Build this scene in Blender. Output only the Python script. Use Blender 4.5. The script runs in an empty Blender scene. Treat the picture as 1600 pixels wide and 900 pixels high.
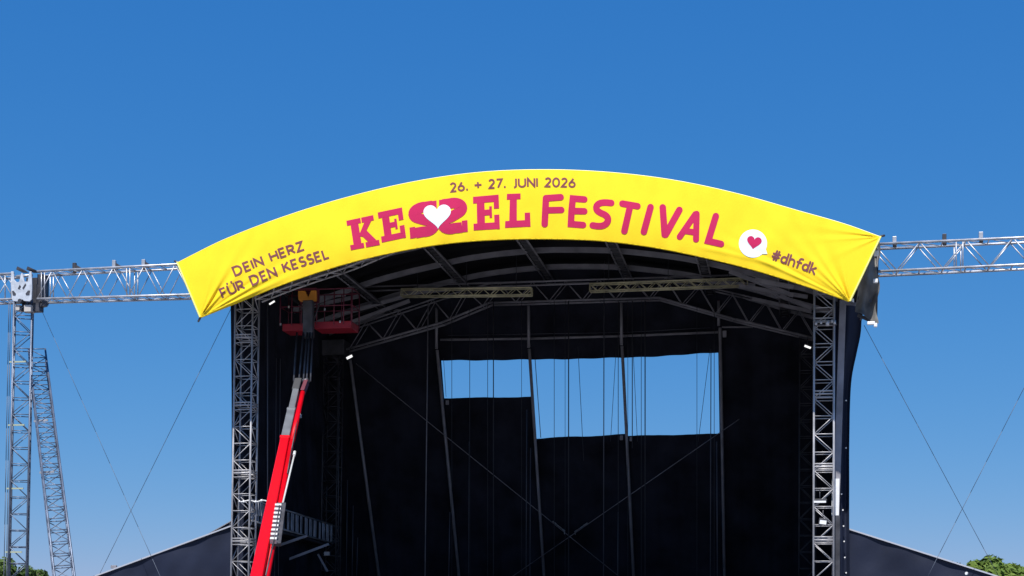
import bpy, math, random
from mathutils import Vector, Matrix
random.seed(7)
C = bpy.context.scene
COL = C.collection
R = math.radians

# ------------------------------------------------------------------ camera
FPX, PPX, PPY = 2400.0, 800.0, 916.0
YAW, PITCH, ROLL = R(10.62), R(2.0), R(0.57)
CAM = Vector((8.6, -48.0, 1.7))
_f0 = Vector((-math.sin(YAW), math.cos(YAW), 0))
_F = (_f0*math.cos(PITCH) + Vector((0, 0, math.sin(PITCH)))).normalized()
_R0 = Vector((math.cos(YAW), math.sin(YAW), 0))
_U0 = _R0.cross(_F)
_R = _R0*math.cos(ROLL) + _U0*math.sin(ROLL)
_U = _U0*math.cos(ROLL) - _R0*math.sin(ROLL)
cd = bpy.data.cameras.new('camera')
cam = bpy.data.objects.new('camera', cd); COL.objects.link(cam)
m = Matrix.Identity(4)
for i in range(3):
    m[i][0] = _R[i]; m[i][1] = _U[i]; m[i][2] = -_F[i]; m[i][3] = CAM[i]
cam.matrix_world = m
cd.sensor_width = 36.0; cd.sensor_fit = 'HORIZONTAL'
cd.lens = FPX/1600*36
cd.shift_y = (PPY-450)/1600
cd.clip_start = 0.5; cd.clip_end = 6000
C.camera = cam

# ------------------------------------------------------------------ light
SUN = Vector((-0.03, -0.48, 0.87)).normalized()
sun_el = math.asin(SUN.z); sun_rot = math.atan2(SUN.x, SUN.y)
w = bpy.data.worlds.new('World'); C.world = w; w.use_nodes = True
nt = w.node_tree; bg = nt.nodes['Background']
sky = nt.nodes.new('ShaderNodeTexSky'); sky.sky_type = 'NISHITA'; sky.sun_disc = False
sky.sun_elevation = sun_el; sky.sun_rotation = sun_rot
sky.air_density = 1.0; sky.dust_density = 0.0; sky.ozone_density = 6.0; sky.altitude = 0
EXPO = 0.35
# per channel contrast of the sky, the way the phone renders a deep clear sky
sp = nt.nodes.new('ShaderNodeSeparateColor'); cb_ = nt.nodes.new('ShaderNodeCombineColor')
nt.links.new(sky.outputs[0], sp.inputs[0])
for i, (hi_, tg_, pw_) in enumerate(((1.06, .033, 1.30), (2.0, .190, .66), (3.89, .550, .37))):
    d_ = nt.nodes.new('ShaderNodeMath'); d_.operation = 'DIVIDE'; d_.inputs[1].default_value = hi_
    p_ = nt.nodes.new('ShaderNodeMath'); p_.operation = 'POWER'; p_.inputs[1].default_value = pw_
    m_ = nt.nodes.new('ShaderNodeMath'); m_.operation = 'MULTIPLY'; m_.inputs[1].default_value = 10*tg_/2**EXPO
    nt.links.new(sp.outputs[i], d_.inputs[0]); nt.links.new(d_.outputs[0], p_.inputs[0]); nt.links.new(p_.outputs[0], m_.inputs[0]); nt.links.new(m_.outputs[0], cb_.inputs[i])
nt.links.new(cb_.outputs[0], bg.inputs[0]); bg.inputs[1].default_value = 0.10
sl = bpy.data.lights.new('sun', 'SUN'); sl.energy = 5.0; sl.angle = R(0.53); sl.color = (1.0, 0.96, 0.9)
so = bpy.data.objects.new('sun', sl); COL.objects.link(so)
so.rotation_euler = SUN.to_track_quat('Z', 'Y').to_euler(); so.location = (0, -60, 80)
vs = C.view_settings; vs.view_transform = 'Standard'; vs.look = 'None'; vs.gamma = 1; vs.use_curve_mapping = False
vs.exposure = EXPO

# ------------------------------------------------------------------ helpers
def ray(px, py):
    return (_F + _R*((px-PPX)/FPX) - _U*((py-PPY)/FPX))
def W(px, py, Y):                       # point of the stage grid plane y = Y seen at that place
    d = ray(px, py); return CAM + d*((Y-CAM.y)/d.y)
def WP(px, py, p0, n):
    d = ray(px, py); return CAM + d*((p0-CAM).dot(n)/d.dot(n))
def X_of(px, Y, py=700): return W(px, py, Y).x
def Z_of(py, Y, px=835): return W(px, py, Y).z

MATS = {}
def mat(name, col, rough=0.6, metal=0.0, noise=0.0, nscale=4.0, bump=0.0, bscale=40.0, col2=None, emit=None, spec=0.5, stretch=(1, 1, 1), trans=0.0):
    if name in MATS: return MATS[name]
    M = bpy.data.materials.new(name); M.use_nodes = True
    n = M.node_tree.nodes; l = M.node_tree.links; b = n['Principled BSDF']
    b.inputs['Roughness'].default_value = rough; b.inputs['Metallic'].default_value = metal
    b.inputs['Specular IOR Level'].default_value = spec
    tc = n.new('ShaderNodeTexCoord'); mp = n.new('ShaderNodeMapping'); mp.inputs['Scale'].default_value = stretch
    l.new(tc.outputs['Object'], mp.inputs['Vector'])
    if noise > 0 or col2:
        t = n.new('ShaderNodeTexNoise'); t.inputs['Scale'].default_value = nscale; t.inputs['Detail'].default_value = 6
        l.new(mp.outputs[0], t.inputs['Vector'])
        r = n.new('ShaderNodeValToRGB'); r.color_ramp.elements[0].position = 0.3; r.color_ramp.elements[1].position = 0.7
        c2 = col2 or tuple(min(1, c*(1+noise)) for c in col); c1 = col if col2 else tuple(c*(1-noise) for c in col)
        r.color_ramp.elements[0].color = (*c1, 1); r.color_ramp.elements[1].color = (*c2, 1)
        l.new(t.outputs['Fac'], r.inputs[0]); l.new(r.outputs[0], b.inputs['Base Color'])
    else: b.inputs['Base Color'].default_value = (*col, 1)
    if bump > 0:
        t2 = n.new('ShaderNodeTexNoise'); t2.inputs['Scale'].default_value = bscale; t2.inputs['Detail'].default_value = 4
        l.new(mp.outputs[0], t2.inputs['Vector'])
        bp = n.new('ShaderNodeBump'); bp.inputs['Strength'].default_value = bump; bp.inputs['Distance'].default_value = 0.05
        l.new(t2.outputs['Fac'], bp.inputs['Height']); l.new(bp.outputs[0], b.inputs['Normal'])
    if emit:
        b.inputs['Emission Color'].default_value = (*emit[0], 1); b.inputs['Emission Strength'].default_value = emit[1]
    if trans > 0:
        tr = n.new('ShaderNodeBsdfTranslucent'); mx = n.new('ShaderNodeMixShader'); mx.inputs[0].default_value = trans
        if b.inputs['Base Color'].is_linked: l.new(b.inputs['Base Color'].links[0].from_socket, tr.inputs[0])
        else: tr.inputs[0].default_value = (*col, 1)
        l.new(b.outputs[0], mx.inputs[1]); l.new(tr.outputs[0], mx.inputs[2])
        l.new(mx.outputs[0], n['Material Output'].inputs[0])
    MATS[name] = M; return M

ALU = mat('aluminium', (0.46, 0.47, 0.50), 0.45, 0.5, 0.35, 3.0)
ALUD = mat('weathered_aluminium', (0.42, 0.41, 0.42), 0.5, 0.25, 0.3, 2.0)
TALU = mat('shaded_tower_aluminium', (0.13, 0.16, 0.22), 0.5, 0.5, 0.35, 2.0)  # aluminium darkened and blued: shade on the left towers put into the colour
ALUY = mat('yellowed_aluminium', (0.60, 0.56, 0.36), 0.5, 0.3, 0.4, 1.5)
STEEL = mat('grey_steel', (0.25, 0.245, 0.275), 0.55, 0.1, 0.25, 2.0)
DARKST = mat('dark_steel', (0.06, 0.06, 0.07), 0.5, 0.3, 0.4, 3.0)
BLACK = mat('black_molton', (0.017, 0.0185, 0.028), 0.95, 0, 0.5, 0.8, 0.5, 6.0, spec=0.1)
ROOFB = mat('black_roof_membrane', (0.012, 0.0115, 0.014), 0.8, 0, 0.4, 0.6, 0.3, 3.0, spec=0.15)
NAVY = mat('black_pvc_sheet', (0.012, 0.0165, 0.036), 0.6, 0, 0.25, 0.6, 0.35, 1.6, spec=0.25)
WHITE = mat('white_pvc', (0.78, 0.78, 0.78), 0.6, 0, 0.08, 5.0)
ROPE = mat('dark_rope', (0.035, 0.037, 0.045), 0.8)
PALEROPE = mat('grey_wire_rope', (0.10, 0.105, 0.13), 0.5, 0.3)
WIRE = mat('steel_wire', (0.09, 0.11, 0.15), 0.6, 0.0)

class MB:
    def __init__(s): s.v = []; s.f = []; s.smooth = []
    def face(s, idx, sm=False): s.f.append(idx); s.smooth.append(sm)
    def tube(s, p, q, r, n=6, r2=None, caps=True):
        p = Vector(p); q = Vector(q); r2 = r if r2 is None else r2
        d = q-p
        if d.length < 1e-6: return s
        z = d.normalized(); a = Vector((0, 0, 1)) if abs(z.z) < .9 else Vector((0, 1, 0))
        x = z.cross(a).normalized(); y = z.cross(x); b = len(s.v)
        for k in range(n):
            t = 2*math.pi*(k+.5)/n; o = x*math.cos(t)+y*math.sin(t)
            s.v.append(p+o*r); s.v.append(q+o*r2)
        for k in range(n):
            i = b+2*k; j = b+2*((k+1) % n); s.face((i, j, j+1, i+1), n > 4)
        if caps:
            s.face(tuple(b+2*k for k in range(n))[::-1]); s.face(tuple(b+2*k+1 for k in range(n)))
        return s
    def path(s, pts, r, n=6):
        for a, b in zip(pts, pts[1:]): s.tube(a, b, r, n)
        return s
    def beam(s, p, q, wx, wy, up=Vector((0, 0, 1)), wx2=None, wy2=None):   # rectangular bar; wx along side, wy along up
        p = Vector(p); q = Vector(q); z = (q-p).normalized()
        if abs(z.dot(up)) > .98: up = Vector((0, 1, 0))
        x = z.cross(up).normalized(); y = x.cross(z); b = len(s.v)
        wx2 = wx if wx2 is None else wx2; wy2 = wy if wy2 is None else wy2
        for P, a, c in ((p, wx, wy), (q, wx2, wy2)):
            for sx, sy in ((-1, -1), (1, -1), (1, 1), (-1, 1)): s.v.append(P+x*sx*a/2+y*sy*c/2)
        for f in ((3, 2, 1, 0), (4, 5, 6, 7), (0, 1, 5, 4), (1, 2, 6, 5), (2, 3, 7, 6), (3, 0, 4, 7)): s.face(tuple(b+i for i in f))
        return s
    def box(s, lo, hi):
        b = len(s.v)
        for x in (lo[0], hi[0]):
            for y in (lo[1], hi[1]):
                for z in (lo[2], hi[2]): s.v.append(Vector((x, y, z)))
        for f in ((0, 1, 3, 2), (4, 6, 7, 5), (0, 4, 5, 1), (2, 3, 7, 6), (0, 2, 6, 4), (1, 5, 7, 3)): s.face(tuple(b+i for i in f))
        return s
    def grid(s, fn, nu, nv, sm=True):
        b = len(s.v)
        for j in range(nv+1):
            for i in range(nu+1): s.v.append(Vector(fn(i/nu, j/nv)))
        for j in range(nv):
            for i in range(nu):
                k = b+j*(nu+1)+i; s.face((k, k+1, k+nu+2, k+nu+1), sm)
        return s
    def prism(s, pts, off):                 # closed outline extruded by a vector
        b = len(s.v); n = len(pts); off = Vector(off)
        for p in pts: s.v.append(Vector(p))
        for p in pts: s.v.append(Vector(p)+off)
        s.face(tuple(range(b, b+n))); s.face(tuple(range(b+n, b+2*n))[::-1])
        for k in range(n):
            j = (k+1) % n; s.face((b+k, b+n+k, b+n+j, b+j))
        return s
    def build(s, name, material, parent=None, bevel=0):
        me = bpy.data.meshes.new(name)
        o0 = parent_origin(parent)
        me.from_pydata([tuple(p-o0) for p in s.v], [], s.f)
        me.polygons.foreach_set('use_smooth', s.smooth); me.materials.append(material); me.update()
        o = bpy.data.objects.new(name, me); COL.objects.link(o)
        if parent: o.parent = parent
        if bevel:
            bm = o.modifiers.new('b', 'BEVEL'); bm.width = bevel; bm.segments = 2; bm.limit_method = 'ANGLE'
        return o
def parent_origin(p):
    o = Vector((0, 0, 0))
    while p is not None:
        o = o+p.location; p = p.parent
    return o
def tag(o, label=None, cat=None, group=None, kind=None):
    if label: o['label'] = label
    if cat: o['category'] = cat
    if group: o['group'] = group
    if kind: o['kind'] = kind
    return o
def thing(name, loc, label, cat, group=None):
    e = bpy.data.objects.new(name, None); COL.objects.link(e); e.location = loc; e.empty_display_size = 0.3
    return tag(e, label, cat, group)

def truss(root, p0, p1, wd, dp, bay, side, cr=0.025, br=0.012, mat_c=ALU, mat_b=None, rungs=True, xb=False, brackets=0, cname='chord', phase=0):
    """four chords and their lacing between p0 and p1; side = vector across the width"""
    p0 = Vector(p0); p1 = Vector(p1); ax = (p1-p0).normalized()
    sv = (Vector(side)-ax*Vector(side).dot(ax)).normalized(); dv = ax.cross(sv).normalized()
    cor = [sv*(a*wd/2)+dv*(b*dp/2) for a, b in ((-1, -1), (1, -1), (1, 1), (-1, 1))]
    for c in cor: MB().tube(p0+c, p1+c, cr, 8).build(cname, mat_c, root)
    n = max(1, round((p1-p0).length/bay)); L = MB()
    for f in range(4):
        a, b = cor[f], cor[(f+1) % 4]
        for k in range(n):
            A = p0.lerp(p1, k/n); B = p0.lerp(p1, (k+1)/n)
            if (k+f//2+phase) % 2: L.tube(A+a, B+b, br, 5)
            else: L.tube(A+b, B+a, br, 5)
            if xb:
                L.tube(A+a*.999, B+b*.999, br, 5); L.tube(A+b*.999, B+a*.999, br, 5)
            if rungs: L.tube(A+a, A+b, br*1.1, 5)
        L.tube(p1+a, p1+b, br*1.2, 5); L.tube(p0+a, p0+b, br*1.2, 5)
    L.build('lacing', mat_b or mat_c, root)
    return cor, sv, dv

# ------------------------------------------------------------------ ground
GM = mat('gravel_field', (0.17, 0.17, 0.175), 0.95, 0, 0, 0.6, 0.5, 20, col2=(0.28, 0.27, 0.27))
g = MB().grid(lambda u, v: (-2500+5000*u, -2000+5000*v, 0), 10, 10, False).build('ground', GM); tag(g, kind='structure')

# ------------------------------------------------------------------ key places
YB = -2.2                    # banner plane
XL, XR = X_of(383, 0), X_of(1287, 0)
ZF = 2.0                     # stage floor
Yb0 = 11.0
BP0 = W(800, 545, Yb0); BN = Vector((0, 1, 0.42)).normalized()     # raked back wall
def BW(px, py, d=0.0): return WP(px, py, BP0+BN*d, BN)

# stage floor
deck = thing('stage_deck', ((XL+XR)/2, 7, 0), 'black stage deck under the arched roof', 'stage')
MB().box((XL-.3, -1.0, 1.75), (XR+.3, 17, ZF)).build('deck_top', BLACK, deck)
MB().box((XL-.2, -.9, 0.01), (XR+.2, 16.9, 1.748)).build('skirt', BLACK, deck)

# ------------------------------------------------------------------ front towers
def tower(px, label, ph, lamp=False):
    x = X_of(px, 0); t = thing('truss_tower', (x, 0, 0), label, 'truss tower', 'towers carrying the stage roof')
    top = 14.2 if lamp else 13.6
    truss(t, (x, 0, 0.3), (x, 0, top), 0.60, 0.60, 0.56, (1, 0, 0), 0.032, 0.0145, ALUD, phase=ph)
    # flange pairs where the sections are bolted together
    z = 2.6
    while z < top:
        F = MB()
        for a, b in (((-.3, -.3), (.3, -.3)), ((.3, -.3), (.3, .3)), ((.3, .3), (-.3, .3)), ((-.3, .3), (-.3, -.3))):
            for dz in (0, .09): F.tube((x+a[0], a[1], z+dz), (x+b[0], b[1], z+dz), 0.024, 6)
        F.build('joint_frame', ALUD, t)
        z += 2.24
    MB().box((x-.5, -.5, 0), (x+.5, .5, .3)).build('foot_plate', STEEL, t)
    return t
tL = tower(383, 'grey lattice tower holding up the left end of the arched stage roof', 0)
tR = tower(1287, 'grey lattice tower holding up the right end of the arched stage roof', 1, True)
# inner tower on the left, far in
YI = 10.0
xi = X_of(519, YI)
tI = thing('truss_tower', (xi, YI, 0), 'dim lattice tower deep inside the stage beside the black left side drape', 'truss tower', 'towers carrying the stage roof')
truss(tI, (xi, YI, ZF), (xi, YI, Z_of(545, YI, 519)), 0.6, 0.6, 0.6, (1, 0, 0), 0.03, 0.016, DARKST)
p = W(522, 552, YI)
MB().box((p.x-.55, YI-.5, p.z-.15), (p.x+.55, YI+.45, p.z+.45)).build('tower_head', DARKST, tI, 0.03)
xj = X_of(1262, YI)
tJ = thing('truss_tower', (xj, YI, 0), 'lattice tower hidden in the dark behind the right front tower', 'truss tower', 'towers carrying the stage roof')
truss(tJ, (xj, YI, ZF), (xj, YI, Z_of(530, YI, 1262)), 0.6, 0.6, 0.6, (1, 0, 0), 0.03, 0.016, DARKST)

# grey post behind the right tower
pa, pb = W(1317, 470, .55), W(1306, 806, .55)
po = thing('side_post', (pb.x, .55, pb.z), 'broad grey square post right behind the right front tower, its foot in sun', 'post')
MB().beam(pa, pb, .20, .16, Vector((0, 1, 0))).build('profile', STEEL, po, .01)
MB().beam(W(1306, 748, .44), W(1305, 806, .44), .22, .03, Vector((0, 1, 0))).build('sunlit_foot', WHITE, po)  # white plate stands in for the sunlit end of the grey post
MB().box((pb.x-.12, .35, ZF), (pb.x+.12, .75, pb.z)).build('stub', DARKST, po)

# ------------------------------------------------------------------ banner
def cr(pts, x):
    if x <= pts[0][0]: i = 0
    elif x >= pts[-1][0]: i = len(pts)-2
    else: i = max(k for k in range(len(pts)-1) if pts[k][0] <= x)
    p1, p2 = pts[i], pts[i+1]
    p0 = pts[i-1] if i > 0 else (2*p1[0]-p2[0], 2*p1[1]-p2[1])
    p3 = pts[i+2] if i+2 < len(pts) else (2*p2[0]-p1[0], 2*p2[1]-p1[1])
    m1 = (p2[1]-p0[1])/(p2[0]-p0[0]); m2 = (p3[1]-p1[1])/(p3[0]-p1[0])
    h = p2[0]-p1[0]; t = (x-p1[0])/h
    return (2*t**3-3*t*t+1)*p1[1]+(t**3-2*t*t+t)*h*m1+(-2*t**3+3*t*t)*p2[1]+(t**3-t*t)*h*m2
TOP = [(277, 410), (350, 374), (450, 336), (550, 306), (650, 283), (750, 269), (850, 265), (950, 269), (1050, 281), (1150, 302), (1250, 330), (1320, 350), (1376, 370)]
BOT = [(313, 496), (360, 477), (450, 441), (540, 412), (620, 393), (700, 380), (780, 374), (860, 373), (940, 376), (1020, 386), (1100, 402), (1180, 422), (1260, 447), (1328, 471)]
def banpx(t, v):
    xt, xb = 277+1099*t, 313+1015*t
    yt, yb = cr(TOP, xt), cr(BOT, xb)
    return xb+(xt-xb)*v, yb+(yt-yb)*v
def sm(a, b, x):
    t = min(1, max(0, (x-a)/(b-a))); return t*t*(3-2*t)
def fold(px, py):
    f = 0.0
    # creases fanning out of the two lower corners
    dx, dy = px-313, 496-py; r = math.hypot(dx, dy)+1e-3; a = math.degrees(math.atan2(dy, dx))
    e = math.exp(-r/75)*min(1, r/12)
    f += 0.10*e*(math.exp(-((a-62)/4)**2)+.9*math.exp(-((a-49)/3.5)**2)-.8*math.exp(-((a-56)/4)**2)+.45*math.exp(-((a-76)/4)**2))
    e2 = math.exp(-((r-75)/70)**2)*min(1, r/15)
    f += 0.055*e2*(math.exp(-((a-31)/2.2)**2)+.8*math.exp(-((a-25)/1.8)**2)-.5*math.exp(-((a-35)/2)**2))
    dx, dy = 1328-px, 471-py; r = math.hypot(dx, dy)+1e-3; a = math.degrees(math.atan2(dy, dx))
    e = math.exp(-r/80)*min(1, r/12)
    f += 0.095*e*(math.exp(-((a-47)/4)**2)+.8*math.exp(-((a-58)/3.5)**2)-.8*math.exp(-((a-66)/5)**2)+.5*math.exp(-((a-78)/4)**2)+.5*math.exp(-((a-38)/3)**2))
    e2 = math.exp(-((r-110)/90)**2)*min(1, r/15)
    f += 0.035*e2*(math.exp(-((a-25)/1.5)**2)-.6*math.exp(-((a-28.5)/1.5)**2))
    # small creases out of the upper right corner and a fold along the lower right edge
    dx, dy = 1376-px, py-370; r = math.hypot(dx, dy)+1e-3; a = math.degrees(math.atan2(dy, dx))
    f += 0.042*math.exp(-r/45)*min(1, r/8)*(math.exp(-((a+9)/3)**2)+math.exp(-((a-3)/3)**2)-math.exp(-((a+3)/3)**2)+.9*math.exp(-((a-22)/5)**2))
    if 1060 < px < 1260:
        yl = cr(BOT, px)-14-(px-1080)*.02
        f += 0.018*math.exp(-((py-yl)/4)**2)*sm(1075, 1120, px)*(1-sm(1190, 1250, px))
    # soft bellying of the sheet between its ties
    f += 0.016*math.sin(px*.047+py*.02)+0.012*math.sin(px*.021-py*.06+1.3)+.004*math.sin(px*.13+py*.07)
    yt = cr(TOP, max(277, min(1376, px))); f += .010*math.exp(-max(0, py-yt)/9)*math.sin(px*.26+.8*math.sin(px*.031))
    yb = cr(BOT, max(313, min(1328, px))); f += .012*math.exp(-max(0, yb-py)/9)*math.sin(px*.17+1.2*math.sin(px*.023))
    return f
def ban(px, py, off=0.0):
    yt, yb = cr(TOP, max(277, min(1376, px))), cr(BOT, max(313, min(1328, px)))
    v = (yb-py)/max(1, yb-yt); v = max(-.1, min(1.1, v))
    back = 0.42*max(0, v)**1.6                       # the sheet leans back towards its top
    Y = YB+back-fold(px, py)-off
    return W(px, py, Y)
BC = W(835, 373, YB)
YEL = mat('yellow_banner_cloth', (0.83, 0.585, 0.022), 0.75, 0, 0.04, 1.2, 0.08, 22, spec=0.08)
bn = thing('festival_banner', (BC.x, YB, BC.z), 'long arched yellow banner with pink festival lettering across the stage roof', 'banner')
NU, NV = 900, 80
B = MB().grid(lambda u, v: ban(*banpx(u, v)), NU, NV)
B.build('cloth', YEL, bn)
H = MB()
def hem(u, v):           # top edge turned back over the roof
    x, y = banpx(u, 1.0); p = ban(x, y); a = v*1.9
    return p+Vector((0, .07*math.sin(a)+.45*max(0, v-.5), .07*(1-math.cos(a))))
H.grid(hem, 220, 8).build('top_hem', mat('sunlit_hem', (0.85, 0.80, 0.45), .5, spec=.3), bn)  # paler than the cloth: sun highlight on the top fold put into the colour
H = MB()
for side in (0, 1):
    pts = [ban(*banpx(side, k/60))+Vector((0, -.02, 0)) for k in range(61)]
    H = MB(); H.path(pts, 0.03, 6)
    H.build('side_hem', mat('pale_yellow_hem', (0.86, 0.80, 0.22), .5), bn)
H = MB(); H.path([ban(*banpx(k/120, 0))+Vector((0, .02, 0)) for k in range(121)], .022, 6)
H.build('bottom_hem', YEL, bn)
for px, py, dx, dy in ((313, 496, -3, 6), (1328, 471, 5, 3), (1376, 369, 6, -1), (277, 410, -4, -2)):
    p = ban(px, py); MB().tube(p, W(px+dx, py+dy, YB+.5), .035, 6).build('tie', DARKST, bn)
WP_ = mat('banner_white_print', (0.66, 0.73, 0.78), .85, spec=.05)
PINK = mat('banner_pink_print', (0.47, 0.026, 0.095), .85, 0, .04, 2, spec=.03)
BRN = mat('banner_brown_print', (0.20, 0.07, 0.075), .85, spec=.03)

# ---- lettering: strokes laid on the cloth
def resample(pts, step):
    out = [pts[0]]
    for a, b in zip(pts, pts[1:]):
        n = max(1, int(math.hypot(b[0]-a[0], b[1]-a[1])/step))
        for k in range(1, n+1): out.append((a[0]+(b[0]-a[0])*k/n, a[1]+(b[1]-a[1])*k/n))
    return out
OFFN = [0]
def stroke(mb, pts, w, cap='round', ws=None, step=2.0, close=False):
    """pts in photo units along the cloth, w = width"""
    OFFN[0] = (OFFN[0]+1) % 7
    off = .009+.0008*OFFN[0]
    # mitred outline at the corners, then rounded joints as small discs are avoided by dense resampling
    P = resample(pts, step); n = len(P); b = len(mb.v); row = []
    for i, (x, y) in enumerate(P):
        x0, y0 = P[max(0, i-1)]; x1, y1 = P[min(n-1, i+1)]
        if close and i in (0, n-1): x0, y0 = P[n-2]; x1, y1 = P[1]
        ax, ay = x-x0, y-y0; bx, by = x1-x, y1-y
        la, lb = math.hypot(ax, ay), math.hypot(bx, by)
        if la < 1e-6: ax, ay, la = bx, by, lb
        if lb < 1e-6: bx, by, lb = ax, ay, la
        tx, ty = ax/la+bx/lb, ay/la+by/lb; L = math.hypot(tx, ty) or 1; tx /= L; ty /= L
        cs = max(.5, tx*ax/la+ty*ay/la); hw = w/2/cs
        mb.v.append(ban(x-ty*hw, y+tx*hw, off)); mb.v.append(ban(x, y, off)); mb.v.append(ban(x+ty*hw, y-tx*hw, off))
    for i in range(n-1):
        k = b+3*i; mb.face((k, k+1, k+4, k+3)); mb.face((k+1, k+2, k+5, k+4))
    if cap == 'round' and not close:
        for e in (0, n-1):
            o = 1 if e == 0 else n-2
            x, y = P[e]; dx, dy = x-P[o][0], y-P[o][1]; a0 = math.atan2(dy, dx); c = len(mb.v)
            mb.v.append(ban(x, y, off))
            for k in range(9):
                a = a0-math.pi/2+math.pi*k/8; mb.v.append(ban(x+math.cos(a)*w/2, y+math.sin(a)*w/2, off))
            for k in range(8): mb.face((c, c+1+k, c+2+k))
def arc(cx, cy, rx, ry, a0, a1, n=14):
    return [(cx+rx*math.cos(R(a0+(a1-a0)*k/n)), cy+ry*math.sin(R(a0+(a1-a0)*k/n))) for k in range(n+1)]
# thin sans alphabet, y up, height 1; (advance width, strokes)
G = {
 'D': (.78, [[(0, 0), (0, 1), (.28, 1)]+arc(.28, .5, .42, .5, 90, -90)+[(0, 0)]]),
 'E': (.52, [[(.50, 1), (0, 1), (0, 0), (.50, 0)], [(0, .5), (.44, .5)]]),
 'I': (.02, [[(0, 0), (0, 1)]]),
 'N': (.68, [[(0, 0), (0, 1), (.68, 0), (.68, 1)]]),
 'H': (.66, [[(0, 0), (0, 1)], [(.66, 0), (.66, 1)], [(0, .5), (.66, .5)]]),
 'R': (.58, [[(0, 0), (0, 1), (.28, 1)]+arc(.28, .74, .27, .26, 90, -90)+[(0, .48)], [(.24, .48), (.58, 0)]]),
 'Z': (.60, [[(.02, 1), (.60, 1), (0, 0), (.62, 0)]]),
 'F': (.50, [[(.50, 1), (0, 1), (0, 0)], [(0, .5), (.42, .5)]]),
 'U': (.66, [[(0, 1), (0, .32)]+arc(.33, .32, .33, .32, 180, 360)+[(.66, 1)]]),
 'Ü': (.66, [[(0, 1), (0, .32)]+arc(.33, .32, .33, .32, 180, 360)+[(.66, 1)], [(.12, 1.27), (.12, 1.29)], [(.54, 1.27), (.54, 1.29)]]),
 'K': (.60, [[(0, 0), (0, 1)], [(.56, 1), (.02, .46)], [(.18, .60), (.62, 0)]]),
 'S': (.52, [arc(.27, .75, .23, .25, 35, 180, 10)+arc(.27, .75, .23, .25, 180, 250, 6)+[(.30, .49)]+arc(.26, .25, .26, .25, 70, -145, 14)]),
 'L': (.46, [[(0, 1), (0, 0), (.46, 0)]]),
 'J': (.32, [[(.30, 1), (.30, .18)]+arc(.08, .16, .22, .22, 0, -90, 6)]),
 '2': (.52, [arc(.26, .73, .24, .27, 160, -25, 12)+[(.02, 0), (.54, 0)]]),
 '0': (.62, [arc(.31, .5, .31, .5, 0, 360, 28)]),
 '6': (.56, [[(.40, 1)]+[(.14, .55)]+arc(.28, .29, .28, .29, 150, 510, 24)]),
 '7': (.52, [[(0, 1), (.54, 1), (.12, 0)]]),
 '.': (.06, [[(.03, .02), (.03, .06)]]),
 '+': (.60, [[(-.06, .48), (.66, .48)], [(.30, .12), (.30, .84)]]),
 '#': (.62, [[(.16, 0), (.26, .95)], [(.40, 0), (.50, .95)], [(0, .62), (.66, .66)], [(-.02, .32), (.62, .36)]]),
 'd': (.56, [arc(.28, .32, .26, .30, 0, 360, 20), [(.56, 1.0), (.56, .02)]]),
 'h': (.52, [[(0, 0), (0, 1.0)], [(0, .40)]+arc(.26, .38, .26, .26, 160, 0, 8)+[(.52, 0)]]),
 'f': (.36, [[(.44, .98)]+arc(.32, .78, .18, .20, 80, 180, 6)+[(.14, 0)], [(-.02, .58), (.38, .58)]]),
 'k': (.50, [[(0, 0), (0, 1.0)], [(.46, .62), (.04, .28)], [(.16, .38), (.52, 0)]]),
 ' ': (.30, []),
}
def textline(name, txt, base, h, w, material, gap=.26, skew=0, label=None):
    """base = baseline polyline; the letters are spread over its whole length"""
    P = resample(base, 1.0)
    cum = [0]
    for a, b in zip(P, P[1:]): cum.append(cum[-1]+math.hypot(b[0]-a[0], b[1]-a[1]))
    tot = sum(G[c][0]*h for c in txt)+gap*h*(len(txt)-1)
    k = cum[-1]/tot; s = 0; mb = MB()
    def at(d):
        i = 0
        while i < len(cum)-2 and cum[i+1] < d: i += 1
        t = (d-cum[i])/max(1e-6, cum[i+1]-cum[i]); a, b = P[i], P[i+1]
        return (a[0]+(b[0]-a[0])*t, a[1]+(b[1]-a[1])*t)
    for c in txt:
        adv, strokes = G[c]; cw = adv*h*k
        p0 = at(s); p1 = at(s+max(cw, 4)); tx, ty = p1[0]-p0[0], p1[1]-p0[1]; L = math.hypot(tx, ty) or 1; tx /= L; ty /= L
        for st in strokes:
            cl = (st[0] == st[-1]) or math.hypot(st[0][0]-st[-1][0], st[0][1]-st[-1][1]) < 1e-4
            q = [(p0[0]+tx*x*h*k+ty*y*h-skew*0, p0[1]+ty*x*h*k-tx*y*h) for x, y in st]
            stroke(mb, q, w, 'round' if c in '.Ü#dhfk' else 'butt', step=1.2, close=cl and len(st) > 6)
        s += cw+gap*h*k
    o = mb.build(name, material, bn)
    if label: o['label'] = label
textline('date_lettering', '26. + 27. JUNI 2026', [(705, 299.5), (730, 296.5), (760, 294), (800, 292), (850, 291), (898, 292)], 12.8, 2.9, BRN, label='brown date line reading 26. + 27. JUNI 2026')
textline('slogan_lettering', 'DEIN HERZ', [(368, 430.5), (400, 417.5), (440, 402), (475, 390)], 13.2, 3.1, BRN, label='brown upper slogan line reading DEIN HERZ')
textline('slogan_lettering', 'FÜR DEN KESSEL', [(348.5, 465), (400, 443), (450, 423), (514, 402.5)], 13.7, 3.1, BRN, label='brown lower slogan line reading FÜR DEN KESSEL')
textline('hashtag_lettering', '#dhfdk', [(1206, 405), (1240, 416), (1272, 428)], 15.5, 3.0, BRN, label='brown hashtag near the right corner reading #dhfdk')

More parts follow.
